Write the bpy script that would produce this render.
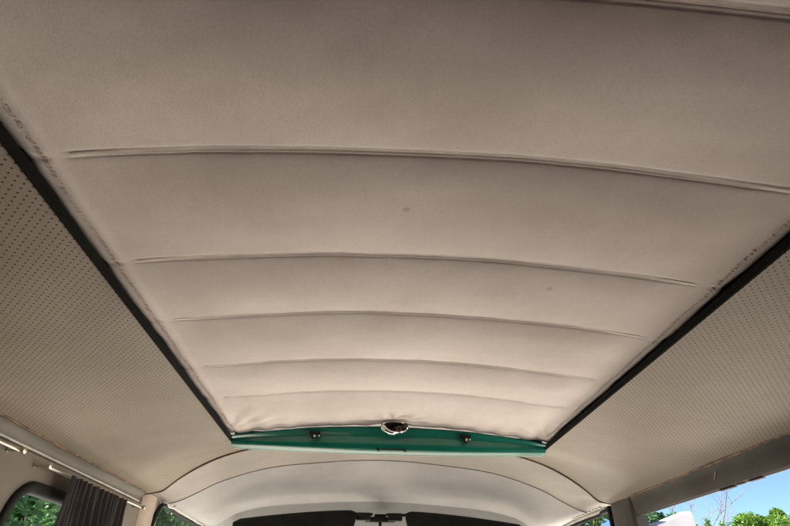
import bpy, bmesh, math, random
from mathutils import Vector, Matrix, noise
random.seed(7)
R = math.radians
for o in list(bpy.data.objects): bpy.data.objects.remove(o)
S = bpy.context.scene
# ---------------------------------------------------------------- camera
yaw, pitch, roll = 0.0522, 0.5775, 0.0138
cy, sy, cp, sp = math.cos(yaw), math.sin(yaw), math.cos(pitch), math.sin(pitch)
F = Vector((sy*cp, cy*cp, sp)); Rt = Vector((cy, -sy, 0)); U = Rt.cross(F)
cr, sr = math.cos(roll), math.sin(roll)
Rt, U = Rt*cr + U*sr, U*cr - Rt*sr
cd = bpy.data.cameras.new('camera'); cam = bpy.data.objects.new('camera', cd); S.collection.objects.link(cam)
cam.matrix_world = Matrix(((Rt.x, U.x, -F.x, -0.0752), (Rt.y, U.y, -F.y, 0), (Rt.z, U.z, -F.z, 0), (0, 0, 0, 1)))
cd.sensor_width = 36; cd.lens = 527*36/790; cd.clip_start = 0.01; cd.clip_end = 3000
S.camera = cam
# ---------------------------------------------------------------- light
SUN_EL, SUN_AZ = R(55), R(-80)            # azimuth from +Y (forward) towards +X (right)
w = bpy.data.worlds.new('World'); S.world = w; w.use_nodes = True
nt = w.node_tree; bg = nt.nodes['Background']; sky = nt.nodes.new('ShaderNodeTexSky')
sky.sky_type = 'NISHITA'; sky.sun_disc = False; sky.sun_elevation = SUN_EL; sky.sun_rotation = SUN_AZ
sky.air_density = .6; sky.dust_density = .05; sky.altitude = 3000; sky.ozone_density = 3.0
nt.links.new(sky.outputs[0], bg.inputs[0]); bg.inputs[1].default_value = 0.05
ld = bpy.data.lights.new('sun', 'SUN'); ld.energy = 5.0; ld.angle = R(0.5); ld.color = (1, .93, .84)
sun = bpy.data.objects.new('sun', ld); S.collection.objects.link(sun)
sd = Vector((math.sin(SUN_AZ)*math.cos(SUN_EL), math.cos(SUN_AZ)*math.cos(SUN_EL), math.sin(SUN_EL)))
sun.rotation_euler = sd.to_track_quat('Z', 'Y').to_euler(); sun.location = sd*20
S.view_settings.view_transform = 'Standard'; S.view_settings.look = 'None'
S.view_settings.exposure = 2.72; S.view_settings.gamma = 1
try:
    S.cycles.use_denoising = True; S.cycles.max_bounces = 10; S.cycles.diffuse_bounces = 6
except Exception: pass

# ---------------------------------------------------------------- helpers
C = S.collection
class NT:
    def __init__(s, m): s.n = m.node_tree.nodes; s.l = m.node_tree.links
    def add(s, t, **k):
        n = s.n.new(t)
        for a, b in k.items(): setattr(n, a, b)
        return n
    def math(s, op, a, b=None, c=None):
        n = s.n.new('ShaderNodeMath'); n.operation = op
        for i, v in enumerate((a, b, c)):
            if v is None: continue
            if isinstance(v, (int, float)): n.inputs[i].default_value = v
            else: s.l.new(v, n.inputs[i])
        return n.outputs[0]
    def mix(s, f, a, b):
        n = s.n.new('ShaderNodeMix'); n.data_type = 'RGBA'
        for i, v in ((0, f), (6, a), (7, b)):
            if isinstance(v, (int, float)): n.inputs[i].default_value = v
            elif isinstance(v, tuple): n.inputs[i].default_value = (*v, 1)
            else: s.l.new(v, n.inputs[i])
        return n.outputs[2]
    def noise(s, co, sc, det=3, rough=.5):
        n = s.n.new('ShaderNodeTexNoise'); n.inputs['Scale'].default_value = sc
        n.inputs['Detail'].default_value = det; n.inputs['Roughness'].default_value = rough
        s.l.new(co, n.inputs['Vector']); return n.outputs[0]
    def ramp(s, v, a, b, A=0., B=1.):
        n = s.n.new('ShaderNodeMapRange'); s.l.new(v, n.inputs[0])
        for i, q in enumerate((a, b, A, B)): n.inputs[i+1].default_value = q
        n.interpolation_type = 'SMOOTHSTEP'; return n.outputs[0]
def mat(name, col, rough=.6, metal=0., var=.12, vs=6., bump=.0, bs=300., spec=.5, sheen=0., coat=0.):
    m = bpy.data.materials.new(name); m.use_nodes = True; t = NT(m); b = t.n['Principled BSDF']
    co = t.add('ShaderNodeTexCoord').outputs['Object']
    n1 = t.noise(co, vs, 5)
    lo = tuple(c*(1-var) for c in col); hi = tuple(min(1, c*(1+var)) for c in col)
    t.l.new(t.mix(t.ramp(n1, .3, .7), lo, hi), b.inputs['Base Color'])
    b.inputs['Roughness'].default_value = rough; b.inputs['Metallic'].default_value = metal
    b.inputs['Specular IOR Level'].default_value = spec
    b.inputs['Coat Weight'].default_value = coat; b.inputs['Coat Roughness'].default_value = .12
    if sheen: b.inputs['Sheen Weight'].default_value = sheen
    if bump:
        bn = t.add('ShaderNodeBump'); bn.inputs['Strength'].default_value = bump; bn.inputs['Distance'].default_value = .001
        t.l.new(t.noise(co, bs, 2), bn.inputs['Height']); t.l.new(bn.outputs[0], b.inputs['Normal'])
    return m
def perforated(name, col, hole, pitch=.0088, rad=.00125):
    m = bpy.data.materials.new(name); m.use_nodes = True; t = NT(m); b = t.n['Principled BSDF']
    tc = t.add('ShaderNodeTexCoord'); co = tc.outputs['Object']
    sep = t.add('ShaderNodeSeparateXYZ'); t.l.new(tc.outputs['UV'], sep.inputs[0])
    def lat(off):
        u = t.math('SUBTRACT', t.math('FRACT', t.math('ADD', t.math('DIVIDE', sep.outputs[0], pitch), off)), .5)
        v = t.math('SUBTRACT', t.math('FRACT', t.math('ADD', t.math('DIVIDE', sep.outputs[1], pitch), off)), .5)
        u = t.math('MULTIPLY', u, pitch); v = t.math('MULTIPLY', v, pitch)
        return t.math('SQRT', t.math('ADD', t.math('MULTIPLY', u, u), t.math('MULTIPLY', v, v)))
    d = t.math('MINIMUM', lat(0.), lat(.5))
    h = t.ramp(d, rad*.8, rad*1.2, 1., 0.)
    n1 = t.noise(co, 5, 5)
    base = t.mix(t.ramp(n1, .3, .75), tuple(c*.88 for c in col), tuple(c*1.08 for c in col))
    n2 = t.noise(co, 260, 3)
    base = t.mix(t.math('MULTIPLY', t.ramp(n2, .35, .7), .25), base, tuple(c*.55 for c in col))
    t.l.new(t.mix(h, base, hole), b.inputs['Base Color'])
    b.inputs['Roughness'].default_value = .55; b.inputs['Specular IOR Level'].default_value = .35
    bn = t.add('ShaderNodeBump'); bn.inputs['Strength'].default_value = .5; bn.inputs['Distance'].default_value = .0008
    t.l.new(t.math('SUBTRACT', t.math('ADD', t.math('MULTIPLY', n2, .3), t.math('MULTIPLY', t.noise(co, 18, 3), .9)), t.math('MULTIPLY', h, .6)), bn.inputs['Height'])
    t.l.new(bn.outputs[0], b.inputs['Normal'])
    return m
def fabric_mat(name, col):
    m = bpy.data.materials.new(name); m.use_nodes = True; t = NT(m); b = t.n['Principled BSDF']
    tc = t.add('ShaderNodeTexCoord'); co = tc.outputs['Object']
    n1 = t.noise(co, 3.2, 6, .55)
    base = t.mix(t.ramp(n1, .32, .7), (col[0]*.86, col[1]*.84, col[2]*.82), (col[0]*1.05, col[1]*1.05, col[2]*1.05))
    n2 = t.noise(co, 420, 2, .7)
    base = t.mix(t.math('MULTIPLY', t.ramp(n2, .35, .75), .22), base, tuple(c*.5 for c in col))
    n4 = t.noise(co, 45, 4, .7)
    base = t.mix(t.math('MULTIPLY', t.ramp(n4, .5, .75), .12), base, tuple(c*.6 for c in col))
    for (x, y, r) in ((-.0335, .532, .0052), (.208, .708, .006), (-.06, .365, .0011), (.11, .36, .001)):      # little round stains
        v = t.add('ShaderNodeVectorMath', operation='DISTANCE'); sp_ = t.add('ShaderNodeSeparateXYZ'); t.l.new(co, sp_.inputs[0])
        cb = t.add('ShaderNodeCombineXYZ'); t.l.new(sp_.outputs[0], cb.inputs[0]); t.l.new(sp_.outputs[1], cb.inputs[1])
        t.l.new(cb.outputs[0], v.inputs[0]); v.inputs[1].default_value = (x, y, 0)
        k = t.ramp(v.outputs['Value'], r*.6, r*1.2, .38, 0.)
        base = t.mix(k, base, (col[0]*.45, col[1]*.42, col[2]*.3))
    t.l.new(base, b.inputs['Base Color'])
    b.inputs['Roughness'].default_value = .8; b.inputs['Specular IOR Level'].default_value = .25; b.inputs['Sheen Weight'].default_value = .1
    bn = t.add('ShaderNodeBump'); bn.inputs['Strength'].default_value = .45; bn.inputs['Distance'].default_value = .0009
    t.l.new(t.math('ADD', t.math('MULTIPLY', n2, .5), t.math('MULTIPLY', t.noise(co, 40, 4), 1.1)), bn.inputs['Height'])
    t.l.new(bn.outputs[0], b.inputs['Normal'])
    return m
def glass_mat(name, tint=(.75, .9, .85)):
    m = bpy.data.materials.new(name); m.use_nodes = True; t = NT(m); t.n.remove(t.n['Principled BSDF'])
    tr = t.add('ShaderNodeBsdfTransparent'); tr.inputs[0].default_value = (*tint, 1)
    gl = t.add('ShaderNodeBsdfGlossy'); gl.inputs['Roughness'].default_value = .03
    lw = t.add('ShaderNodeLayerWeight'); lw.inputs[0].default_value = .5
    k = t.math('MULTIPLY_ADD', t.math('POWER', lw.outputs['Facing'], 5.), .45, .03)
    mx = t.add('ShaderNodeMixShader'); t.l.new(k, mx.inputs[0]); t.l.new(tr.outputs[0], mx.inputs[1]); t.l.new(gl.outputs[0], mx.inputs[2])
    t.l.new(mx.outputs[0], t.n['Material Output'].inputs[0]); return m
def leaf_mat(name, a, b_, trans=.3):
    m = bpy.data.materials.new(name); m.use_nodes = True; t = NT(m); b = t.n['Principled BSDF']
    co = t.add('ShaderNodeTexCoord').outputs['Object']
    t.l.new(t.mix(t.ramp(t.noise(co, 2.5, 6), .35, .65), a, b_), b.inputs['Base Color']); b.inputs['Roughness'].default_value = .55
    tl = t.add('ShaderNodeBsdfTranslucent'); tl.inputs[0].default_value = (b_[0]*1.6, b_[1]*1.6, b_[2], 1)
    mx = t.add('ShaderNodeMixShader'); mx.inputs[0].default_value = trans
    t.l.new(b.outputs[0], mx.inputs[1]); t.l.new(tl.outputs[0], mx.inputs[2]); t.l.new(mx.outputs[0], t.n['Material Output'].inputs[0])
    return m

class MB:
    def __init__(s): s.v = []; s.f = []; s.uv = []
    def vert(s, p, uv=None):
        s.v.append(tuple(p)); s.uv.append(uv or (p[0], p[1])); return len(s.v)-1
    def grid(s, rows, uvs=None, closed=False, skip=None):
        n0 = len(s.v); nc = len(rows[0])
        for i, r in enumerate(rows):
            for j, p in enumerate(r): s.vert(p, uvs[i][j] if uvs else None)
        for i in range(len(rows)-1):
            for j in range(nc if closed else nc-1):
                if skip and skip(i, j): continue
                k = (j+1) % nc
                s.f.append((n0+i*nc+j, n0+i*nc+k, n0+(i+1)*nc+k, n0+(i+1)*nc+j))
        return n0
    def tube(s, pts, r, seg=10, caps=True, rs=None, flat=1.):
        pts = [Vector(p) for p in pts]; rows = []; prev = None
        for i, p in enumerate(pts):
            d = (pts[min(i+1, len(pts)-1)] - pts[max(i-1, 0)]).normalized()
            a = d.cross(Vector((0, 0, 1)) if abs(d.z) < .9 else Vector((0, 1, 0))).normalized() if prev is None else (prev - d*prev.dot(d)).normalized()
            prev = a; b = d.cross(a); q = rs[i] if rs else r
            rows.append([p + a*math.cos(t)*q + b*math.sin(t)*q*flat for t in [2*math.pi*k/seg for k in range(seg)]])
        n0 = s.grid(rows, closed=True)
        if caps:
            s.f.append(tuple(n0+k for k in range(seg))); m = n0+(len(rows)-1)*seg; s.f.append(tuple(m+k for k in reversed(range(seg))))
    def box(s, c, size, M=None, ch=.0):
        c = Vector(c); hx, hy, hz = [q/2 for q in size]; b = min(ch, hx*.9, hy*.9, hz*.9)
        if b <= 0:
            vs = [Vector((x*hx, y*hy, z*hz)) for z in (-1, 1) for x, y in ((-1, -1), (1, -1), (1, 1), (-1, 1))]
            fs = [(0, 3, 2, 1), (4, 5, 6, 7), (0, 1, 5, 4), (1, 2, 6, 5), (2, 3, 7, 6), (3, 0, 4, 7)]
        else:
            bm = bmesh.new(); bmesh.ops.create_cube(bm, size=1)
            for v in bm.verts: v.co = Vector((v.co.x*2*hx, v.co.y*2*hy, v.co.z*2*hz))
            bmesh.ops.bevel(bm, geom=bm.edges[:], offset=b, segments=3, affect='EDGES', profile=.5)
            bm.verts.index_update(); vs = [v.co.copy() for v in bm.verts]; fs = [tuple(v.index for v in f.verts) for f in bm.faces]; bm.free()
        n0 = len(s.v)
        for v in vs:
            q = (M @ v if M else v) + c; s.vert(q)
        s.f += [tuple(n0+i for i in f) for f in fs]
    def build(s, name, m, parent=None, smooth=True, ang=40):
        me = bpy.data.meshes.new(name); me.from_pydata(s.v, [], s.f); me.materials.append(m)
        ul = me.uv_layers.new(name='UVMap')
        for lp in me.loops: ul.data[lp.index].uv = s.uv[lp.vertex_index]
        bm = bmesh.new(); bm.from_mesh(me); bmesh.ops.recalc_face_normals(bm, faces=bm.faces); bm.to_mesh(me); bm.free()
        if smooth: me.shade_smooth(); me.set_sharp_from_angle(angle=R(ang))
        o = bpy.data.objects.new(name, me); C.objects.link(o)
        if parent: o.parent = parent
        return o
def tag(o, label=None, cat=None, group=None, kind=None):
    for k, v in (('label', label), ('category', cat), ('group', group), ('kind', kind)):
        if v: o[k] = v
    return o
def empty(name, loc, label, cat, group=None):
    o = bpy.data.objects.new(name, None); C.objects.link(o); o.location = loc; o.empty_display_size = .1
    bpy.context.view_layer.update()
    return tag(o, label, cat, group)
def under(root, *obs):            # children keep their world-space vertices
    for o in obs:
        o.parent = root; o.matrix_parent_inverse = Matrix.Translation(-Vector(root.location)) if root.location.length else Matrix()
def lerp(a, b, t): return a+(b-a)*t
def sst(t): t = max(0, min(1, t)); return t*t*(3-2*t)
def interp(pts, x):
    if x <= pts[0][0]: return pts[0][1]
    for (a, p), (b, q) in zip(pts, pts[1:]):
        if x <= b: return lerp(p, q, (x-a)/(b-a))
    return pts[-1][1]
def smooth_curve(pts, n):         # Catmull-Rom through control points
    P = [Vector(p) for p in pts]; P = [P[0]*2-P[1]] + P + [P[-1]*2-P[-2]]; out = []
    k = len(P)-3
    for i in range(n+1):
        t = i/n*k; j = min(int(t), k-1); t -= j; a, b, c, d = P[j:j+4]
        out.append(.5*((2*b)+(-a+c)*t+(2*a-5*b+4*c-d)*t*t+(-a+3*b-3*c+d)*t**3))
    return out

# ---------------------------------------------------------------- materials
M_vinyl = perforated('perforated_vinyl', (.285, .240, .186), (.022, .013, .007), pitch=.0125, rad=.00138)
M_vinyl2 = perforated('perforated_vinyl_lit', (.39, .355, .32), (.12, .1, .08), pitch=.0065, rad=.0009)  # side vinyl again, its colour lightened in place of stronger light
M_fabric = fabric_mat('sunroof_cloth', (.72, .652, .612))
M_seam = mat('seam_cloth', (.66, .585, .535), .85, var=.1, vs=30, bump=.4, bs=500)
M_thread = mat('thread', (.50, .39, .33), .8, vs=80)
M_black = mat('black_rubber', (.008, .008, .008), .6, spec=.25, var=.3, vs=30, bump=.3, bs=150)
M_pile = mat('black_seal_cloth', (.01, .01, .009), .95, spec=.1, bump=.8, bs=400)
M_green = mat('green_paint', (.004, .15, .105), .28, var=.12, vs=9, coat=.4, bump=.08, bs=30)
M_grey = mat('grey_paint', (.14, .125, .10), .5, var=.12, vs=7, bump=.15, bs=60)
M_wall = mat('wall_vinyl', (.19, .16, .13), .6, var=.1, vs=5, bump=.3, bs=200)
M_white = mat('white_paint', (.72, .70, .65), .35, var=.08, vs=10, coat=.2)
M_welt = mat('brown_welt', (.10, .065, .045), .65, var=.2, vs=30)
M_chrome = mat('chrome', (.85, .84, .82), .1, metal=1., var=.04)
M_dchrome = mat('brushed_steel', (.62, .58, .5), .3, metal=1., var=.1)
M_curtain = mat('curtain_cloth', (.032, .028, .027), .95, var=.2, vs=20, bump=.5, bs=500, sheen=.2)
M_glass = glass_mat('window_glass', (.66, .71, .68))
M_bark = mat('bark', (.13, .11, .10), .9, var=.3, vs=12)
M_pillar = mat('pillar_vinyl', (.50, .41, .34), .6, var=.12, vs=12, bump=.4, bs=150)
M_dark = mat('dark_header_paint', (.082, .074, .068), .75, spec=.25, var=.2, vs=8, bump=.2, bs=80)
M_frame = mat('frame_paint', (.52, .50, .46), .4, var=.15, vs=30)
M_hgrey = mat('header_paint', (.25, .25, .245), .5, var=.08, vs=5)

# ---------------------------------------------------------------- ground
Z_G = -1.45
g = MB(); N = 24
g.grid([[(-1500+3000*i/N, -1500+3000*j/N, Z_G) for i in range(N+1)] for j in range(N+1)])
M_ground = mat('concrete_yard', (.58, .54, .49), .9, var=.12, vs=.6, bump=.3, bs=20)
tag(g.build('ground', M_ground, smooth=False), kind='structure')

# ---------------------------------------------------------------- the van
van = empty('vintage_van', (0, 1.0, Z_G), 'old van interior with perforated beige headliner and green roof lip', 'van')
def part(mb, name, m, label=None, parent=None, **k):
    o = mb.build(name, m, **k)
    if parent is None: under(van, o)
    else:
        o.parent = parent; o.matrix_parent_inverse = parent.matrix_world.inverted() if False else Matrix()
    if label: o['label'] = label
    return o
LIP = .45
P0 = [(0, .442), (.2, .434), (.3, .423), (.45, .388), (.55, .366), (.65, .342), (.72, .324), (.765, .312), (.785, .305)]
P1 = [(0, .482), (.2, .478), (.35, .472), (.46, .460), (.56, .431), (.64, .392), (.70, .350), (.738, .316), (.765, .309), (.785, .305)]
def s1(p):
    c = smooth_curve([(a, b, 0) for a, b in p], 80)
    return [(q.x, q.y) for q in c]
P0s, P1s = s1(P0), s1(P1)
def zroof(x, y):
    t = sst((y-1.50)/.43)
    return lerp(interp(P0s, abs(x)), interp(P1s, abs(x)), t)
# side headliner panels (left, right) and the piece ahead of the opening: one stitched lining in three visible panels
def sarc(x): return math.copysign(abs(x)*1.03, x)
ys = [-1.45+.06*i for i in range(50)]; ys = [y for y in ys if y < 1.5] + [1.5+.43*i/16 for i in range(17)]
for sgn in (-1, 1):
    m = MB(); xs = [lerp(LIP, .785, i/22) for i in range(23)]
    def wob(x, y):
        return .0022*noise.noise((x*9, y*5, sgn*3.)) + .0012*noise.noise((x*25, y*22, 4.))*sst((abs(x)-.7)/.05)
    rows = [[(sgn*x, y, zroof(x, y)+wob(x, y)*(1 if x > LIP+.01 else 0)) for x in xs] for y in ys]
    m.grid(rows, [[(sarc(sgn*x), y) for x in xs] for y in ys])
    part(m, 'side_headliner', M_vinyl, 'perforated beige headliner panel on the %s side of the sunroof opening' % ('left' if sgn < 0 else 'right'))
m = MB(); yf = [1.560+(1.93-1.560)*i/16 for i in range(17)]; xs = [-LIP+2*LIP*i/30 for i in range(31)]
m.grid([[(x, y, zroof(x, y)) for x in xs] for y in yf], [[(sarc(x), y) for x in xs] for y in yf])
part(m, 'front_headliner', M_vinyl, 'perforated headliner strip ahead of the green roof lip')
# outer roof skin
m = MB(); yy = [-1.5+.25*i for i in range(18)]; xs = [-.835+1.67*i/24 for i in range(25)]
m.grid([[(x, y, .56-.13*abs(x/.8)**2.4 - .15*max(0, (y-2.05)/.8)**2) for x in xs] for y in yy])
part(m, 'roof_skin', M_white)
# dark folded seal down each side of the opening
for sgn in (-1, 1):
    m = MB(); yy = [-1.2+.04*i for i in range(69)]
    yy = [y for y in yy if y <= 1.525]+[1.53, 1.548]
    sec = [(LIP-.001, .3875), (LIP-.004, .3905), (LIP-.0045, .395), (LIP-.001, .3985), (LIP+.012, .400), (LIP+.016, .41), (LIP+.017, .44), (LIP+.018, .50)]
    m.grid([[(sgn*(x+.0012*noise.noise((y*9, i*.7, sgn))), y, z+.0015*noise.noise((y*7, 3., i*.5))) for i, (x, z) in enumerate(sec)] for y in yy])
    part(m, 'opening_seal', M_pile, 'black seal along the %s edge of the sunroof opening' % ('left' if sgn < 0 else 'right'))
    m = MB(); m.tube([(sgn*(LIP+.0005), y, .3875) for y in yy], .0032, 8)
    part(m, 'edge_trim', M_pile)
# green header lip across the front of the opening
m = MB(); rows = []
for i in range(61):
    u = -1+2*i/60; x = .449*u; k = 1-u*u; e = abs(u)**8
    top = .391+.034*k; band = .389+.018*k; bot = .373-.008*k; yo = 1.535+.004*e
    rows.append([(x, yo+.05, top+.012), (x, yo-.010, top+.007), (x, yo-.014, top+.002), (x, yo-.007, lerp(top, band, .5)), (x, yo+.002, band+.001), (x, yo+.002, band-.002),
                 (x, yo+.001, lerp(band, bot, .4)), (x, yo+.003, bot+.009), (x, yo+.006, bot+.005+.001*k), (x, yo+.014, bot+.003), (x, yo+.024, bot), (x, yo+.028, bot-.001),
                 (x, yo+.0305, bot+.001), (x, yo+.0305, bot+.05)])
m.grid(rows)
for r in (0, 60):
    n0 = len(m.v)
    for p in rows[r]: m.vert(p)
    m.f.append(tuple(n0+k for k in range(len(rows[r]))))
lip = part(m, 'roof_lip', M_green, 'green painted metal lip across the front of the sunroof opening', ang=50)
# highlight along its lower edge, painted as a pale bead
m = MB(); m.tube([(.445*u, 1.5645+.004*abs(u)**8, .3722-.0085*(1-u*u)) for u in [-1+i/20 for i in range(41)]], .0012, 8)
part(m, 'lip_highlight', mat('pale_green_highlight', (.45, .68, .58), .3, coat=.4))
# latch boss on the lip, rubber buffers with chrome screws
m = MB(); m.box((.004, 1.541, .3720), (.082, .012, .007), ch=.003); m.box((-.033, 1.54, .3710), (.012, .014, .010), ch=.004); m.box((.041, 1.54, .3710), (.012, .014, .010), ch=.004)
part(m, 'latch_plate', mat('dark_green_paint', (.003, .07, .05), .35))
for x, zc in ((-.216, .404), (.213, .405)):
    m = MB(); m.box((x, 1.522, zc+.004), (.032, .012, .010), ch=.003); m.box((x, 1.521, zc-.006), (.017, .012, .018), ch=.005)
    b = part(m, 'roof_buffer', M_black, 'black rubber buffer on the %s of the green lip' % ('left' if x < 0 else 'right'))
    m = MB(); m.tube([(x+.001, 1.514, zc-.007), (x+.001, 1.5105, zc-.007)], .0034, 14)
    o = m.build('screw', M_dchrome); o.parent = b
    m = MB(); m.tube([(x+.013, 1.524, zc-.004), (x+.013, 1.520, zc-.004)], .002, 12)
    o = m.build('screw', M_chrome); o.parent = b

# welt along the bow between rear headliner and cab lining
arch = smooth_curve([(-.815, 1.93, .302), (-.785, 1.93, .3055), (-.765, 1.93, .3095), (-.738, 1.93, .316), (-.70, 1.93, .350), (-.64, 1.93, .391), (-.56, 1.93, .4305), (-.46, 1.93, .4595), (-.35, 1.93, .4715), (-.2, 1.93, .4775), (0, 1.93, .4815)], 60)
full = arch + [Vector((-p.x, p.y, p.z)) for p in reversed(arch[:-1])]
m = MB(); m.tube([p+Vector((0, 0, -.001)) for p in full], .0034, 8); part(m, 'welt', M_welt, 'dark welt arching between the rear headliner and the cab lining')
# cab lining: bow 1 -> bow 2 -> windscreen header
def mirror(c): return c + [Vector((-p.x, p.y, p.z)) for p in reversed(c[:-1])]
c1 = full
c2 = mirror(smooth_curve([(-.815, 2.12, .298), (-.755, 2.14, .312), (-.69, 2.15, .345), (-.62, 2.15, .382), (-.50, 2.15, .424), (-.385, 2.15, .449), (-.205, 2.15, .468), (-.1, 2.15, .476), (0, 2.15, .479)], 60))
c3 = mirror(smooth_curve([(-.752, 2.58, .288), (-.70, 2.50, .276), (-.655, 2.46, .284), (-.615, 2.445, .305), (-.575, 2.45, .325), (-.50, 2.455, .344), (-.40, 2.46, .358), (-.21, 2.465, .372), (-.1, 2.47, .378), (0, 2.47, .380)], 60))
def loft(a, b, n, bulge=0., dz=0.):
    rows = []
    for i in range(n+1):
        t = i/n; rows.append([p.lerp(q, t)+Vector((0, 0, bulge*4*t*(1-t)+dz)) for p, q in zip(a, b)])
    return rows
def arcuv(rows):
    uv = []
    L = [0]
    for p, q in zip(rows[0], rows[0][1:]): L.append(L[-1]+(q-p).length)
    v = 0
    for i, r in enumerate(rows):
        if i: v += (rows[i][len(r)//2]-rows[i-1][len(r)//2]).length
        uv.append([(l, v) for l in L])
    return uv
m = MB(); rr = loft(c1, c2, 10, .012); m.grid(rr, arcuv(rr)); part(m, 'cab_headliner', M_vinyl2, 'perforated cab headliner between the welt and the second bow')
m = MB(); rr = loft(c2, c3, 14, .003); rr = [[p+Vector((0, 0, -.002)) for p in r] for r in rr]; m.grid(rr, arcuv(rr)); part(m, 'cab_front_lining', perforated('grey_perforated_vinyl', (.38, .368, .365), (.12, .11, .1), pitch=.0065, rad=.0009), 'smoother grey cab lining above the windscreen header')
m = MB(); m.tube([p+Vector((0, 0, -.0015)) for p in c2[2:-2]], .0016, 8); part(m, 'bow_line', mat('crease_shade', (.26, .235, .21), .7))  # thin dark line painted for the shade along the crease
c4 = mirror(smooth_curve([(-.745, 2.66, .262), (-.70, 2.60, .225), (-.65, 2.55, .222), (-.59, 2.52, .24), (-.50, 2.535, .255), (-.40, 2.545, .262), (-.21, 2.555, .268), (-.1, 2.56, .27), (0, 2.56, .27)], 60))
m = MB(); rr = loft([p+Vector((0, 0, -.003)) for p in c3], c4, 6, -.004); m.grid(rr); part(m, 'windscreen_header', M_hgrey, 'grey painted header above the windscreen')
m = MB(); m.tube(c3[3:-3], .003, 8); part(m, 'bow_line', M_hgrey)
# windscreen: gasket and two panes below the header, centre post
def wpane(x0, x1):
    m = MB(); m.grid([[(lerp(x0, x1, j/8), 2.56+.14*t-.10*abs(lerp(x0, x1, j/8)/.7)**2.5*1.2, lerp(.262-.10*abs(lerp(x0, x1, j/8)/.72)**6, -.30, t)) for j in range(9)] for t in (0, .25, .5, .75, 1)])
    return m
for s_ in (-1, 1):
    p = part(wpane(s_*.015, s_*.70), 'windscreen_pane', M_glass)
m = MB(); m.tube([(0, 2.556, .275), (0, 2.70, -.30)], .014, 10); part(m, 'windscreen_post', M_hgrey)
m = MB(); m.tube([p+Vector((0, .0, -.008)) for p in c4[5:-5]], .009, 10); part(m, 'windscreen_gasket', M_black)
# front body below the windscreen
m = MB(); m.grid([[(x, 2.70-.10*abs(x/.8)**3+dy, z) for x in [-.80+1.6*i/20 for i in range(21)]] for dy, z in ((0, -.30), (.06, -.36), (.12, -.55), (.12, -.70))])
part(m, 'front_panel', M_green)

# sun visors and mirror on the header
def visor(sg, x0, x1, name):
    m = MB(); rows = []
    n = 22
    for i in range(n+1):
        t = i/n; x = lerp(x0, x1, t); e = min(1, t/.10, (1-t)/.10); e = math.sqrt(max(0, 1-(1-e)**2))
        top = lerp(.334, .286, (t if sg > 0 else t)**1.6); h = .155*(.55+.45*e)
        yb = 2.405-.03*t**2; sec = []
        for k in range(14):
            a = 2*math.pi*k/14; hh = .011*math.sin(a); vv = math.cos(a)
            vv = math.copysign(abs(vv)**.5, vv)
            z = top-.5*h*e-(1-e)*.02 - .0 + vv*.5*h*(.25+.75*e)
            sec.append((x, yb+hh*.9-(top-z)*.28, z))
        rows.append(sec)
    n0 = m.grid(rows, closed=True)
    m.f.append(tuple(n0+k for k in range(14))); q = n0+n*14; m.f.append(tuple(q+k for k in range(14)))
    v = part(m, 'sun_visor', M_black, 'black sun visor on the %s side of the windscreen header' % ('left' if sg < 0 else 'right'))
    a = MB(); a.tube([(sg*.03, 2.43, .322), (sg*.06, 2.41, .318), (x0+sg*.03, 2.402, .318)], .006, 8); a.box((sg*.066, 2.415, .311), (.060, .024, .030), ch=.005)
    o = a.build('visor_arm', M_black); o.parent = v
    for xx in (.085, ):
        k = MB(); k.tube([(sg*xx, 2.405, .302), (sg*xx, 2.393, .300)], .004, 8); o = k.build('screw', M_chrome); o.parent = v
visor(-1, -.095, -.585, 'l'); visor(1, .108, .60, 'r')
m = MB(); m.box((.005, 2.445, .304), (.13, .03, .020), ch=.006); m.box((.005, 2.47, .318), (.05, .035, .02), ch=.006); m.tube([(.005, 2.46, .312), (.005, 2.44, .28), (.005, 2.43, .235)], .006, 10)
mb = part(m, 'mirror_bracket', M_black)
m = MB(); m.box((.005, 2.42, .21), (.20, .014, .055), ch=.006); o = m.build('mirror_housing', M_black); o.parent = mb
m = MB(); m.box((.005, 2.4125, .21), (.19, .003, .047), ch=.001); o = m.build('mirror_glass', M_chrome); o.parent = mb

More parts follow.
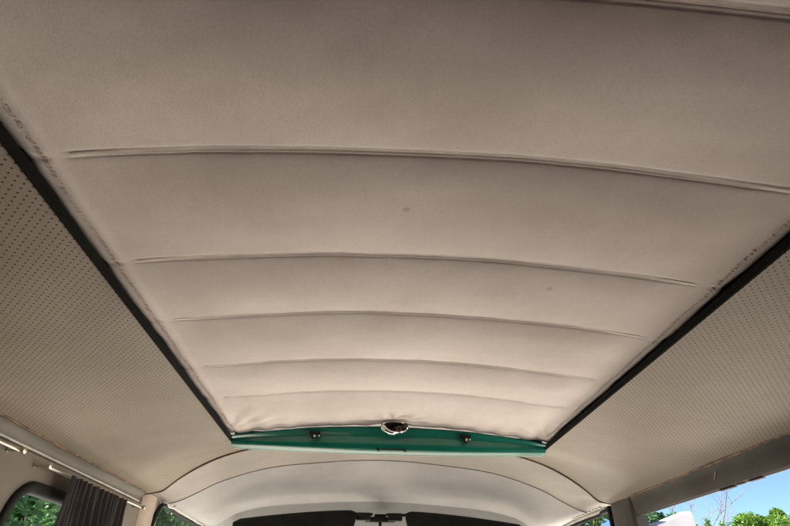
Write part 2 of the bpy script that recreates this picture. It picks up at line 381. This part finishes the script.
# ---- left wall
def rrect(cy_, cz, hy, hz, r, n=8):
    out = []
    for (a0, sy_, sz) in ((0, 1, 1), (90, -1, 1), (180, -1, -1), (270, 1, -1)):
        for k in range(n+1):
            a = R(a0+90*k/n); out.append((cy_+sy_*(hy-r)+r*math.cos(a), cz+sz*(hz-r)+r*math.sin(a)))
    return out
def outer_of(pt, cy_, cz, y0, y1, z0, z1):
    dy, dz = pt[0]-cy_, pt[1]-cz
    ty = (y1-cy_)/dy if dy > 1e-6 else ((y0-cy_)/dy if dy < -1e-6 else 1e9)
    tz = (z1-cz)/dz if dz > 1e-6 else ((z0-cz)/dz if dz < -1e-6 else 1e9)
    t = min(ty, tz); return (cy_+dy*t, cz+dz*t)
def wall_with_window(x, y0, y1, z0, z1, wy0, wy1, wz0, wz1, r, m_wall, wname='side_wall', label=None, th=.03):
    cy_, cz = (wy0+wy1)/2, (wz0+wz1)/2; L = rrect(cy_, cz, (wy1-wy0)/2, (wz1-wz0)/2, r)
    O = [outer_of(p, cy_, cz, y0, y1, z0, z1) for p in L]
    # add the four corners: snap the nearest outer point to each corner
    for c in ((y0, z0), (y0, z1), (y1, z0), (y1, z1)):
        k = min(range(len(O)), key=lambda i: (O[i][0]-c[0])**2+(O[i][1]-c[1])**2); O[k] = c
    sx = math.copysign(1, x); m = MB()
    m.grid([[(x+sx*th, *p) for p in O], [(x, *p) for p in O], [(x, *p) for p in L], [(x+sx*th, *p) for p in L]], closed=True)
    w_ = part(m, wname, m_wall, label, ang=30)
    def ring(d, off):
        q = rrect(cy_, cz, (wy1-wy0)/2-d, (wz1-wz0)/2-d, max(.01, r-d)); return [(x-sx*off, *p) for p in q]
    m = MB(); m.grid([ring(-.010, -.002), ring(-.009, .006), ring(-.002, .009), ring(.008, .008), ring(.014, .003), ring(.016, -.010), ring(.014, -.022)], closed=True)
    gk = part(m, 'window_gasket', M_black, ang=60)
    m = MB(); q = ring(.012, -.012); n0 = 0
    for p in q: m.vert(p)
    m.f.append(tuple(range(len(q)))); o = m.build('window_pane', M_glass, smooth=False); o.parent = gk
    return w_
WX = -.80
WB = -1.05
wall_with_window(WX, 1.16-.02, 1.93, WB, .272, 1.215, 1.80, -.20, .214, .085, M_wall, label='grey brown left side wall around the curtained window')
wall_with_window(WX, .40, 1.14, WB, .272, .47, 1.07, -.20, .235, .085, M_wall)
m = MB(); m.grid([[(WX, y, z) for z in (WB, .272)] for y in (-1.5, .40)]); part(m, 'side_wall', M_wall)
m = MB(); m.grid([[(x, -1.47, z) for x in (-.82, .82)] for z in (WB-.3, .56)]); part(m, 'rear_wall', M_wall)
# unseen raised deck added to block light at the rear, and the floor strip along the left wall
m = MB(); m.box((0, -.55, -.40), (1.6, 1.86, .16), ch=.03); part(m, 'rear_light_blocker', mat('blocker_dark', (.10, .08, .07), .95, var=.2, vs=20, bump=.5, bs=200))
m = MB(); m.grid([[(x, y, z) for x in (-.8, .8)] for y, z in ((.34, -.47), (.34, -1.05))]); part(m, 'rear_blocker_front', M_wall)
# unseen additions: red brown board to warm bounced light, corner boxes to block light
M_board = mat('red_brown_board', (.17, .075, .05), .6, var=.2, vs=3)
m = MB(); m.box((-.785, 1.17, -.655), (.02, 1.5, .79), ch=.003); part(m, 'bounce_tint_board', M_board)
for sg in (-1, 1):
    m = MB(); m.box((sg*.655, -.62, -.03), (.27, 1.50, .58), ch=.008); cb = part(m, 'corner_blocker', M_board)
    for yy_ in (-.26, -.98):
        m = MB(); m.box((sg*.515, yy_, -.03), (.012, .66, .52), ch=.003); o = m.build('corner_blocker_face', M_board); o.parent = cb
m = MB(); m.box((0, 1.03, -.99), (1.56, 1.45, .06), ch=.01); part(m, 'load_floor', mat('floor_rubber', (.42, .27, .21), .8, var=.2, vs=6))
# painted rail between headliner edge and wall, with raised bead (left)
def rail(sgn, y0, y1, zb, name='gutter_rail', mt=M_grey, lab=None):
    m = MB(); yy = [lerp(y0, y1, i/60) for i in range(61)]
    sec = [(.779, .3095), (.786, .3055), (.792, .3035), (.800, .296), (.806, .285), (.806, .276), (.802, zb+.004), (.800, zb)]
    m.grid([[(sgn*(x+.0008*noise.noise((y*6, i, 1.))), y, z+.0008*noise.noise((y*8, 1., i))) for i, (x, z) in enumerate(sec)] for y in yy])
    return part(m, name, mt, lab)
rail(-1, -1.45, 1.95, .270, lab='grey painted metal rail under the left headliner edge')
m = MB(); m.tube([(-.797, y, .2775) for y in [-1.4+.2*i for i in range(17)]]+[(-.797, 1.9, .2765)], .0024, 8); part(m, 'rail_bead', M_frame)
# turned-over edge of the headliner, a little ragged
for sgn in (-1, 1):
    m = MB(); m.tube([(sgn*(.7835+.0025*noise.noise((y*14, sgn, 0.))), y, .3045+.0025*noise.noise((y*17, 5., sgn))) for y in [-1.4+.03*i for i in range(111)]], .0028, 6)
    part(m, 'headliner_edge', mat('edge_vinyl', (.17, .11, .075), .8, var=.5, vs=40))
# curtain rods with end brackets
def rod(y0, y1, z0, z1):
    m = MB(); m.tube([(-.774, y0, z0), (-.774, y1, z1)], .0036, 12)
    r_ = part(m, 'curtain_rod', M_dchrome, 'steel curtain rod on the left wall')
    for y, z in ((y0, z0), (y1, z1)):
        b = MB(); b.tube([(-.800, y, z), (-.797, y, z), (-.797, y, z), (-.775, y, z), (-.763, y, z), (-.761, y, z)], .006, 12, rs=[.0045, .0045, .003, .003, .0065, .003])
        o = b.build('rod_bracket', M_dchrome); o.parent = r_
rod(1.262, 1.872, .2505, .2545); rod(.45, 1.150, .2545, .2570)

# B pillars, cab door frames
def prism(m, pts, a, b):          # pts in (x,y), z from a to b
    n0 = len(m.v)
    for z in (a, b):
        for p in pts: m.vert((p[0], p[1], z))
    n = len(pts)
    for i in range(n): m.f.append((n0+i, n0+(i+1) % n, n0+n+(i+1) % n, n0+n+i))
    m.f.append(tuple(n0+i for i in range(n))); m.f.append(tuple(n0+n+i for i in range(n)))
m = MB(); prism(m, [(-.80, 1.932), (-.792, 1.94), (-.784, 1.96), (-.784, 2.0), (-.788, 2.035), (-.80, 2.045), (-.83, 2.045), (-.83, 1.932)], WB, .306)
prism(m, [(-.803, 2.044), (-.803, 2.12), (-.83, 2.12), (-.83, 2.044)], WB, .306)
part(m, 'door_pillar', M_pillar, 'beige covered pillar behind the left cab door', ang=30)
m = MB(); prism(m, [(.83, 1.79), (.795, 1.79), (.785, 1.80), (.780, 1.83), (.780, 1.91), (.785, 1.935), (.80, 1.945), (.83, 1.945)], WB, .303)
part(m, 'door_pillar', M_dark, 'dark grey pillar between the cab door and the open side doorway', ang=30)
for sgn, seal, fr in (
        (-1, [(-.784, 2.16, .298), (-.787, 2.115, .296), (-.788, 2.085, .285), (-.788, 2.055, .25), (-.79, 2.04, .18), (-.79, 2.03, 0), (-.79, 2.03, WB)],
         [(-.792, 2.10, .308), (-.785, 2.16, .307), (-.775, 2.3, .299), (-.75, 2.6, .283), (-.735, 2.75, .26)]),
        (1, [(.787, 2.03, .291), (.790, 1.973, .290), (.790, 1.965, .275), (.79, 1.965, 0), (.79, 1.965, WB)],
         [(.793, 1.99, .3035), (.785, 2.05, .299), (.765, 2.14, .292), (.745, 2.24, .283), (.715, 2.36, .262), (.70, 2.44, .24)])):
    m = MB(); m.tube(smooth_curve(seal, 40), .0085, 10); part(m, 'door_seal', M_black)
    m = MB(); m.tube(smooth_curve([(x-sgn*.004, y, z-.004) for x, y, z in fr], 24), .0065, 10)
    d = part(m, 'cab_door_frame', M_frame, 'white painted upper frame of the %s cab door' % ('left' if sgn < 0 else 'right'))
    m = MB(); m.tube(smooth_curve([(x, y, z-.015) for x, y, z in fr], 24), .005, 8); o = m.build('door_gasket', M_black); o.parent = d
    m = MB(); m.grid([[(x, y, z-.017) for x, y, z in fr], [(x+sgn*.03, y, -.25) for x, y, z in fr]]); o = m.build('door_glass', M_glass); o.parent = d
    yp = fr[0][1]
    m = MB(); m.grid([[(sgn*.80, yp, -.25), (sgn*.79, yp+.3, -.25), (sgn*.75, yp+.58, -.27)], [(sgn*.83, yp, -.6), (sgn*.83, yp+.3, -.6), (sgn*.80, yp+.68, -.6)]]); o = m.build('door_panel', M_green); o.parent = d
# left frame hook
m = MB(); m.tube(smooth_curve([(-.772, 2.11, .298), (-.765, 2.12, .290), (-.76, 2.14, .292), (-.757, 2.15, .300)], 12), .0032, 8); part(m, 'coat_hook', M_dchrome)
# ragged strip of screws above the right cab door
m = MB()
for i in range(9): m.box((.765-.004*i, 1.99+.022*i, .3015-.0018*i), (.012, .014, .005), ch=.0015)
part(m, 'clip_strip', M_white)

# ---- right side: header over the open doorway
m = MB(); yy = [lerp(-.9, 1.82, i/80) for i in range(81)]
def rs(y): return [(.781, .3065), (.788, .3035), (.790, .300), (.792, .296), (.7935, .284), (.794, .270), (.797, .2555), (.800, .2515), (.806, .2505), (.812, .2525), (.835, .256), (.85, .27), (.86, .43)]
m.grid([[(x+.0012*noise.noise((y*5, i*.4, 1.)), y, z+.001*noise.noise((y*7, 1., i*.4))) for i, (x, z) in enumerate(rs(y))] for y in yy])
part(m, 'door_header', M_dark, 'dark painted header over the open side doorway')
m = MB(); m.tube([(.808, y, .2500) for y in yy[::4]], .0022, 6); part(m, 'door_drip_edge', M_grey)
m = MB(); m.box((.808, 1.205, .2490), (.010, .045, .004), ch=.0015); m.box((.808, 1.315, .2488), (.010, .06, .004), ch=.0015); m.box((.808, 1.262, .2495), (.008, .03, .003), ch=.001)
part(m, 'door_catch', M_black, 'small dark catch on the doorway header')
m = MB(); m.tube([(.7905, 1.318, .288), (.7925, 1.335, .270)], .0012, 6); part(m, 'paint_scratch', M_pillar)
m = MB(); m.grid([[(.80, y, z) for z in (WB, .2515)] for y in (-1.5, .88)]); part(m, 'side_wall', M_wall)  # unseen wall, carried forward to shade the right headliner
# open cargo door leaf beyond the doorway
a, b = Vector((.885, 1.88)), Vector((1.105, 2.035)); d = (b-a).normalized(); nrm = Vector((d.y, -d.x)); m = MB()
top0, top1 = .232, .3
def dp(t, off, z): p = a+(b-a)*t+nrm*off; return (p.x, p.y, z)
rows = []
for t in (0, .04, .5, .93, .975, 1.0):
    tz = lerp(top0, top1, t)-(0 if t < .95 else (.001 if t < .99 else .004)); rows.append([dp(t, -.02, tz), dp(t, -.016, tz+.003), dp(t, .016, tz+.003), dp(t, .02, tz), dp(t, .02, tz-.05), dp(t, .02, -.9), dp(t, -.02, -.9)])
n0 = m.grid(rows, closed=True); m.f.append(tuple(n0+k for k in range(7))); q = n0+5*7; m.f.append(tuple(q+k for k in range(7)))
od = part(m, 'cargo_door', mat('door_paint', (.50, .48, .45), .4, var=.06), 'white cargo door leaf standing open outside the doorway', ang=30)
m = MB(); p = a.lerp(b, .56)+nrm*.021; ang = math.atan2(d.y, d.x); m.box((p.x, p.y, .222), (.05, .006, .034), M=Matrix.Rotation(ang, 3, 'Z'), ch=.003)
o = m.build('door_latch', M_black); o.parent = od
m = MB(); m.tube([(.83, 1.85, .1), (.88, 1.875, .1)], .012, 8); o = m.build('door_hinge', M_grey); o.parent = od

# ---------------------------------------------------------------- folding cloth sunroof
SEAMS = [-.17, .035, .241, .441, .655, .840, 1.055, 1.250]
FY1 = 1.530
def gauss(a, s): return math.exp(-(a/s)**2)
def zfab(x, y):
    ax = abs(x)
    z = .4435-.0345*(x/.43)**2
    z += {0: 0}.get(1, 0)
    sl = [-.9, -.65, -.42]+SEAMS+[FY1+.01]
    for s0, s1_ in zip(sl, sl[1:]):
        if s0 <= y < s1_:
            t = (y-s0)/(s1_-s0); dpt = .0125 if s0 < .8 else (.0145 if s0 < 1.2 else .011)
            t = t**.85; z -= dpt*(math.sin(math.pi*t)**.8)*(1-min(1, ax/.47)**3)*(.25+.75*sst((.445-ax)/.10))
    for s in SEAMS:
        e = sst((.421-ax)/.008)
        z += .0008*e*(gauss(y-s-.0047, .0014)+gauss(y-s+.0047, .0014))
    # puckers at the front hem, the handle and the far corners
    f = sst((y-1.33)/.18)
    z += f*.0022*math.sin(x*95+2.2*noise.noise((x*6, y*3, 0)))*(.35+.65*sst((ax-.2)/.2))
    hx, hy = x-.007, y-1.475
    r = math.hypot(hx, hy*1.3); an = math.atan2(hy, hx)
    z += .0045*math.sin(an*9+2*noise.noise((x*20, y*20, 3)))*gauss(r-.055, .04)*(1 if y > 1.3 else 0)
    z += .004*gauss(hx, .05)*gauss(hy, .03)
    # drag lines running into the front corners
    for sg in (-1, 1):
        cx_, cy_ = sg*.46, 1.53; dx, dy = (x-cx_), (y-cy_); rr_ = math.hypot(dx, dy)
        aa = math.atan2(dy, -sg*dx)
        z += .0020*math.sin(aa*19)*gauss(rr_-.12, .10)
    z += .0020*noise.noise((x*5, y*6, 9)) + .0009*noise.noise((x*16, y*22, 2)) + .0004*noise.noise((x*60, y*50, 2))
    # small crimps along the stitched hem
    h = gauss(ax-.440, .007); z += .0012*h*math.sin(y*330+3*noise.noise((y*12, x, 0))) - .002*gauss(ax-.432, .006)
    c0 = .450 + .006*noise.noise((y*7, x*2, 5)) - .0035*sum(gauss(y-s, .012) for s in SEAMS)
    if ax > c0: z += ((ax-c0)/.040)**1.6*.050 + .0015*noise.noise((x*10, y*30, 1))
    if y > 1.50: z -= ((y-1.50)/.03)**2*.004
    return z
yy = []
y = -.85
while y < FY1: yy.append(y); y += .009
for s in SEAMS: yy += [s+q for q in (-.008, -.0062, -.0047, -.0035, -.0015, 0, .0015, .0035, .0047, .0062, .008)]
yy.append(FY1); yy = sorted(set(round(q, 5) for q in yy))
xs = [-.490+.980*i/190 for i in range(191)]
cover = empty('sunroof_cover', (0, .5, .44), 'beige cloth folding sunroof, closed, with cross seams and a chrome handle', 'sunroof')
def cpart(mb, name, m, label=None, **k):
    o = mb.build(name, m, **k); under(cover, o)
    if label: o['label'] = label
    return o
m = MB(); rows = [[(x, y, zfab(x, y)) for x in xs] for y in yy]
rows.append([(x*.985, FY1+.0005, zfab(x, FY1)+.004) for x in xs]); rows.append([(x*.97, FY1-.003, zfab(x, FY1)+.02) for x in xs])
m.grid(rows); cpart(m, 'cloth_panel', M_fabric, ang=180)
for k, s in enumerate(SEAMS[1:]):
    m = MB(); n = 120; rows = []
    for i in range(n+1):
        t = -1+2*i/n; x = .417*t; e = math.sqrt(max(0, 1-max(0, (abs(t)-.985)/.015)**2)) + .02
        zb = zfab(x, s); wv = .0006*noise.noise((x*9, s*7, 0))
        ww = .0042*(1+.25*noise.noise((x*5, s*3, 7)))
        rows.append([(x, s+q*ww*e+wv, zb+.0009-hh*e) for q, hh in ((-1.0, 0), (-.8, .0009), (-.35, .0014), (.35, .0014), (.8, .0009), (1.0, 0))])
    m.grid(rows); cpart(m, 'seam', M_seam, ang=80)
for sg in (-1, 1):
    m = MB(); y = -.1
    while y < 1.49:
        x = sg*(.439+.0012*math.sin(y*40)); L = .0032
        for q in (-1, 1):
            x2 = x+q*.0016; m.tube([(x2-.001, y+.001*q, zfab(x2, y)-.0006), (x2, y+L*.5, zfab(x2, y+L*.5)-.0013), (x2+.001, y+L, zfab(x2, y+L)-.0006)], .00055, 5, caps=False)
        y += .0072
    cpart(m, 'stitching', M_thread)
# handle: oval dished escutcheon with a pivoting grip
hx, hy, hz = .008, 1.492, .4225
hm = MB(); seg = 40
def oval(rx, rz_, dy, dz=0.):   # tilted oval plate facing down and back
    out = []
    for k in range(seg):
        a = 2*math.pi*k/seg; px = rx*.9*math.copysign(abs(math.cos(a))**.9, math.cos(a)); pz = rz_*.88*math.sin(a)
        v = Vector((px, pz, 0)); # local: x, u ; normal -> n
        u_ = Vector((0, -.55, .835)); n_ = Vector((0, -.835, -.55))
        out.append(Vector((hx, hy, hz)) + Vector((1, 0, 0))*px + u_*pz + n_*dy)
    return out
hm.grid([oval(.044, .0200, -.004), oval(.044, .0200, .002), oval(.0430, .0194, .0040), oval(.0405, .0165, .003), oval(.0385, .0150, -.002), oval(.02, .008, -.006)], closed=True)
handle = cpart(hm, 'handle', M_chrome, 'oval chrome sunroof handle set into the cloth', ang=60)
m = MB(); m.grid([oval(.0383, .0148, .000), oval(.022, .009, -.002), oval(.002, .001, -.004)], closed=True)
o = m.build('dish', M_black); o.parent = handle
u_ = Vector((0, -.55, .835)); n_ = Vector((0, -.835, -.55)); H0 = Vector((hx, hy, hz)); X = Vector((1, 0, 0))
m = MB(); m.tube([H0+X*a_+u_*b_+n_*c_ for a_, b_, c_ in ((-.034, .006, .004), (-.026, -.003, .009), (-.014, -.010, .012), (-.002, -.0125, .010), (.006, -.012, .006))], .004, 10, rs=[.0040, .0058, .0064, .0056, .004])
m.tube([H0+X*.012+u_*-.001+n_*.0, H0+X*.012+u_*-.001+n_*.012], .0092, 18)
m.tube([H0+X*.030+u_*.007+n_*.0, H0+X*.030+u_*.007+n_*.006], .0072, 14)
o = m.build('grip', M_chrome); o.parent = handle
m = MB(); m.tube([H0+X*.012+u_*-.001+n_*.0122, H0+X*.012+u_*-.001+n_*.0135], .0035, 14)
o = m.build('pivot_screw', M_black); o.parent = handle

# ---------------------------------------------------------------- curtains
def curtain(y0, y1, folds, label):
    m = MB(); rows = []; n = int(25*folds)
    for zi in range(26):
        t = zi/25; z = lerp(.255, -.30, t); row = []
        for i in range(n+1):
            u = i/n; sp_ = 1-.06*sst(t*1.5); yy_ = lerp(y0, y1, .5+(u-.5)*sp_) + .006*noise.noise((u*8, t*3, y0))
            amp = .0035+.012*sst(t/.3)
            pl = amp*(1+.6*noise.noise((u*6, t*2, 8)))*math.sin(u*2*math.pi*folds+2.4*noise.noise((u*5, t*1.2, 2)))+.004*math.sin(u*2*math.pi*folds*2.3+2*noise.noise((u*9, t*2, 4)))
            row.append((-.757+pl, yy_, z-.006+(.002*noise.noise((u*30, 1., 1.)) if zi == 0 else 0)))
        rows.append(row)
    m.grid(rows)
    tag(m.build('curtain', M_curtain, ang=180), label, 'curtain', 'curtains on the left wall')
curtain(1.352, 1.70, 10.5, 'dark grey pleated curtain hanging from the steel rod over the left window')
curtain(.50, 1.06, 9, 'unseen dark grey curtain added across the next window to darken the left side')  # added out of view to cut the light from that window

# ---------------------------------------------------------------- planting outside
def leaf_cloud(m, cen, rad, n, size, rng, flat=.85):
    for _ in range(n):
        v = Vector((rng.gauss(0, 1), rng.gauss(0, 1), rng.gauss(0, 1))).normalized()*(rng.random()**.4)
        p = Vector((cen[0]+v.x*rad[0], cen[1]+v.y*rad[1], cen[2]+v.z*rad[2]))
        a = Vector((rng.gauss(0, 1), rng.gauss(0, 1), rng.gauss(0, .6))).normalized()
        b = a.cross(Vector((rng.gauss(0, 1), rng.gauss(0, 1), rng.gauss(0, 1)))).normalized()
        s = size*rng.uniform(.6, 1.4); n0 = len(m.v)
        for q in (a*-s, b*s*.45, a*s, b*-s*.45): m.vert(p+q)
        m.f.append((n0, n0+1, n0+2, n0+3))
M_leafA = leaf_mat('leaf_bright', (.02, .065, .008), (.07, .15, .012))
M_leafB = leaf_mat('leaf_dark', (.012, .045, .018), (.04, .11, .04))
def woody(name, x, y, h, clumps, m_leaf, label, cat, seed, leaf=.06, per=420, group=None, trunkh=.5):
    rng = random.Random(seed); root = empty(name, (x, y, Z_G), label, cat, group)
    t = MB(); top = Z_G+h*trunkh
    t.tube([(x, y, Z_G-.05), (x+.05, y, Z_G+h*trunkh*.5), (x, y+.04, top)], .08, 8, rs=[.05+.02*h, .04+.014*h, .03+.01*h])
    cr_ = MB()
    for (dx, dy, dz, r) in clumps:
        c = (x+dx, y+dy, Z_G+dz); t.tube([(x, y, top*.9+Z_G*.1), ((x+c[0])/2, (y+c[1])/2+.05, (top+c[2])/2), c], .03, 6, rs=[.04, .025, .01])
        for _ in range(5):
            o_ = Vector((rng.gauss(0, 1), rng.gauss(0, 1), rng.gauss(0, .8)))*r*.42
            leaf_cloud(cr_, (c[0]+o_.x, c[1]+o_.y, c[2]+o_.z), (r*.5, r*.5, r*.42), per//5, leaf, rng)
    a_ = t.build('trunk', M_bark); b_ = cr_.build('crown', m_leaf, smooth=False); under(root, a_, b_)
    return root
rng = random.Random(3)
def clumpset(w_, h, n, seed, r=(.45, .8)):
    q = random.Random(seed); return [(q.uniform(-w_, w_), q.uniform(-w_*.6, w_*.6), q.uniform(.35*h, h), q.uniform(*r)) for _ in range(n)]
G1 = 'green shrubs outside the open doorway'
woody('shrub', 8.75, 12.0, 3.1, [(-.3, 0, 2.7, .5), (.05, 0, 3.15, .3), (.35, 0, 2.75, .5), (-.6, 0, 2.6, .5), (1.1, 0, 2.65, .5), (-.9, 0, 2.5, .6), (.7, 0, 2.55, .5), (0, 0, 2.2, .8), (.9, .2, 2.1, .8), (-.8, .2, 1.8, .8)], M_leafA, 'tallest bright green shrub beyond the open doorway', 'shrub', 11, per=2600, leaf=.038, group=G1)
woody('shrub', 7.55, 11.6, 2.7, [(0, 0, 2.65, .5), (.5, 0, 2.65, .5), (.9, 0, 2.6, .5), (-.5, .1, 2.3, .5), (.2, 0, 1.9, .8), (-.5, 0, 1.5, .8)], M_leafA, 'low green shrub beside the white open door', 'shrub', 12, per=2400, leaf=.036, group=G1)
woody('shrub', 10.3, 12.6, 3.0, [(0, 0, 2.65, .6), (-.7, 0, 2.6, .5), (-1.1, 0, 2.5, .6), (.8, 0, 2.7, .6), (0, 0, 2.0, 1.0), (1, 0, 2, .9)], M_leafA, 'green shrub at the right edge of the view', 'shrub', 13, per=2400, leaf=.038, group=G1)
woody('shrub', 6.45, 12.6, 3.3, [(0, 0, 3.3, .28), (.35, 0, 3.05, .3), (-.3, 0, 2.9, .35), (0, 0, 2.3, .6), (.2, 0, 1.6, .8)], M_leafB, 'dark spiky shrub left of the white open door', 'shrub', 14, per=900, leaf=.045, group=G1)
def sprigs(root, x, y, w_, z0, n, seed):
    q = random.Random(seed); m = MB()
    for _ in range(n):
        px, py = x+q.uniform(-w_, w_), y+q.uniform(-.4, .4); L = q.uniform(.12, .32); d = Vector((q.gauss(0, .25), q.gauss(0, .25), 1)).normalized()
        p = Vector((px, py, Z_G+z0+q.uniform(-.25, .1)))
        for k in range(16): leaf_cloud(m, p+d*L*(k/15), (.07, .07, .05), 5, .035, q)
    under(root, m.build('leafy_shoots', M_leafA, smooth=False))
for nm, (x, w_, z0, n) in zip(['shrub', 'shrub.001', 'shrub.002'], ((8.75, 1.1, 2.95, 22), (7.6, .8, 2.8, 16), (10.3, 1.1, 2.9, 20))):
    sprigs(bpy.data.objects[nm], x, 12.0, w_, z0, n, n)
def bare_tree(x, y, h, seed, label, spread=.5):
    q = random.Random(seed); m = MB(); root = empty('bare_tree', (x, y, Z_G), label, 'tree', 'bare trees behind the shrubs')
    lims = MB()
    def grow(p, d, L, r, depth, tgt):
        pts = [p]; rs_ = [r]; cur_ = p.copy(); dd = d.copy()
        for k in range(4):
            dd = (dd+Vector((q.gauss(0, .12), q.gauss(0, .12), q.gauss(0, .05)))).normalized(); cur_ = cur_+dd*L/4; pts.append(cur_.copy()); rs_.append(r*(1-.13*(k+1)))
        tgt.tube(pts, r, 6, rs=rs_)
        if depth == 0: return
        for k in range(q.choice((2, 3, 3))):
            at = pts[q.choice((2, 3, 4, 4))]; nd = (dd+Vector((q.gauss(0, spread), q.gauss(0, spread), q.uniform(-.05, .35)))).normalized()
            grow(at, nd, L*q.uniform(.6, .8), r*.5, depth-1, lims)
    grow(Vector((x, y, Z_G)), Vector((0, 0, 1)), h*.5, .018*h, 5, m)
    under(root, m.build('trunk', M_bark), lims.build('branches', M_bark))
bare_tree(9.2, 16.5, 4.6, 21, 'leafless tree with forked branches above the shrubs, tallest of the three')
bare_tree(10.3, 16.6, 4.8, 25, 'leafless tree leaning right behind the bright shrub')
bare_tree(8.1, 17.2, 4.6, 33, 'leafless thin tree just above the white open door')
G2 = 'leafy trees seen through the left window'
for i, (x, y, s, lab) in enumerate(((-5.2, 9.8, 41, 'leafy tree seen through the left side window, nearest the curtain'), (-7.0, 11.8, 42, 'leafy tree farther off behind the curtained window'), (-5.4, 6.6, 43, 'leafy tree left of the ones in the side window'), (-7.5, 15.5, 44, 'tall leafy tree beyond the left cab door window'), (-4.6, 15.8, 46, 'bushy tree ahead of the left cab door'))):
    woody('leafy_tree', x, y, 5.4, clumpset(1.8, 5.4, 20, s, (.6, 1.0)), M_leafB if i % 2 == 0 else M_leafA, lab, 'tree', s, per=1500, leaf=.055, group=G2, trunkh=.35)
for i, (x, y) in enumerate(((5.5, 17.0),)):
    woody('leafy_tree', x, y, 5.2, clumpset(1.5, 5.0, 20, 50+i, (.6, 1.)), M_leafA, 'leafy tree seen through the right cab door window', 'tree', 50+i, per=700, leaf=.09, trunkh=.35)
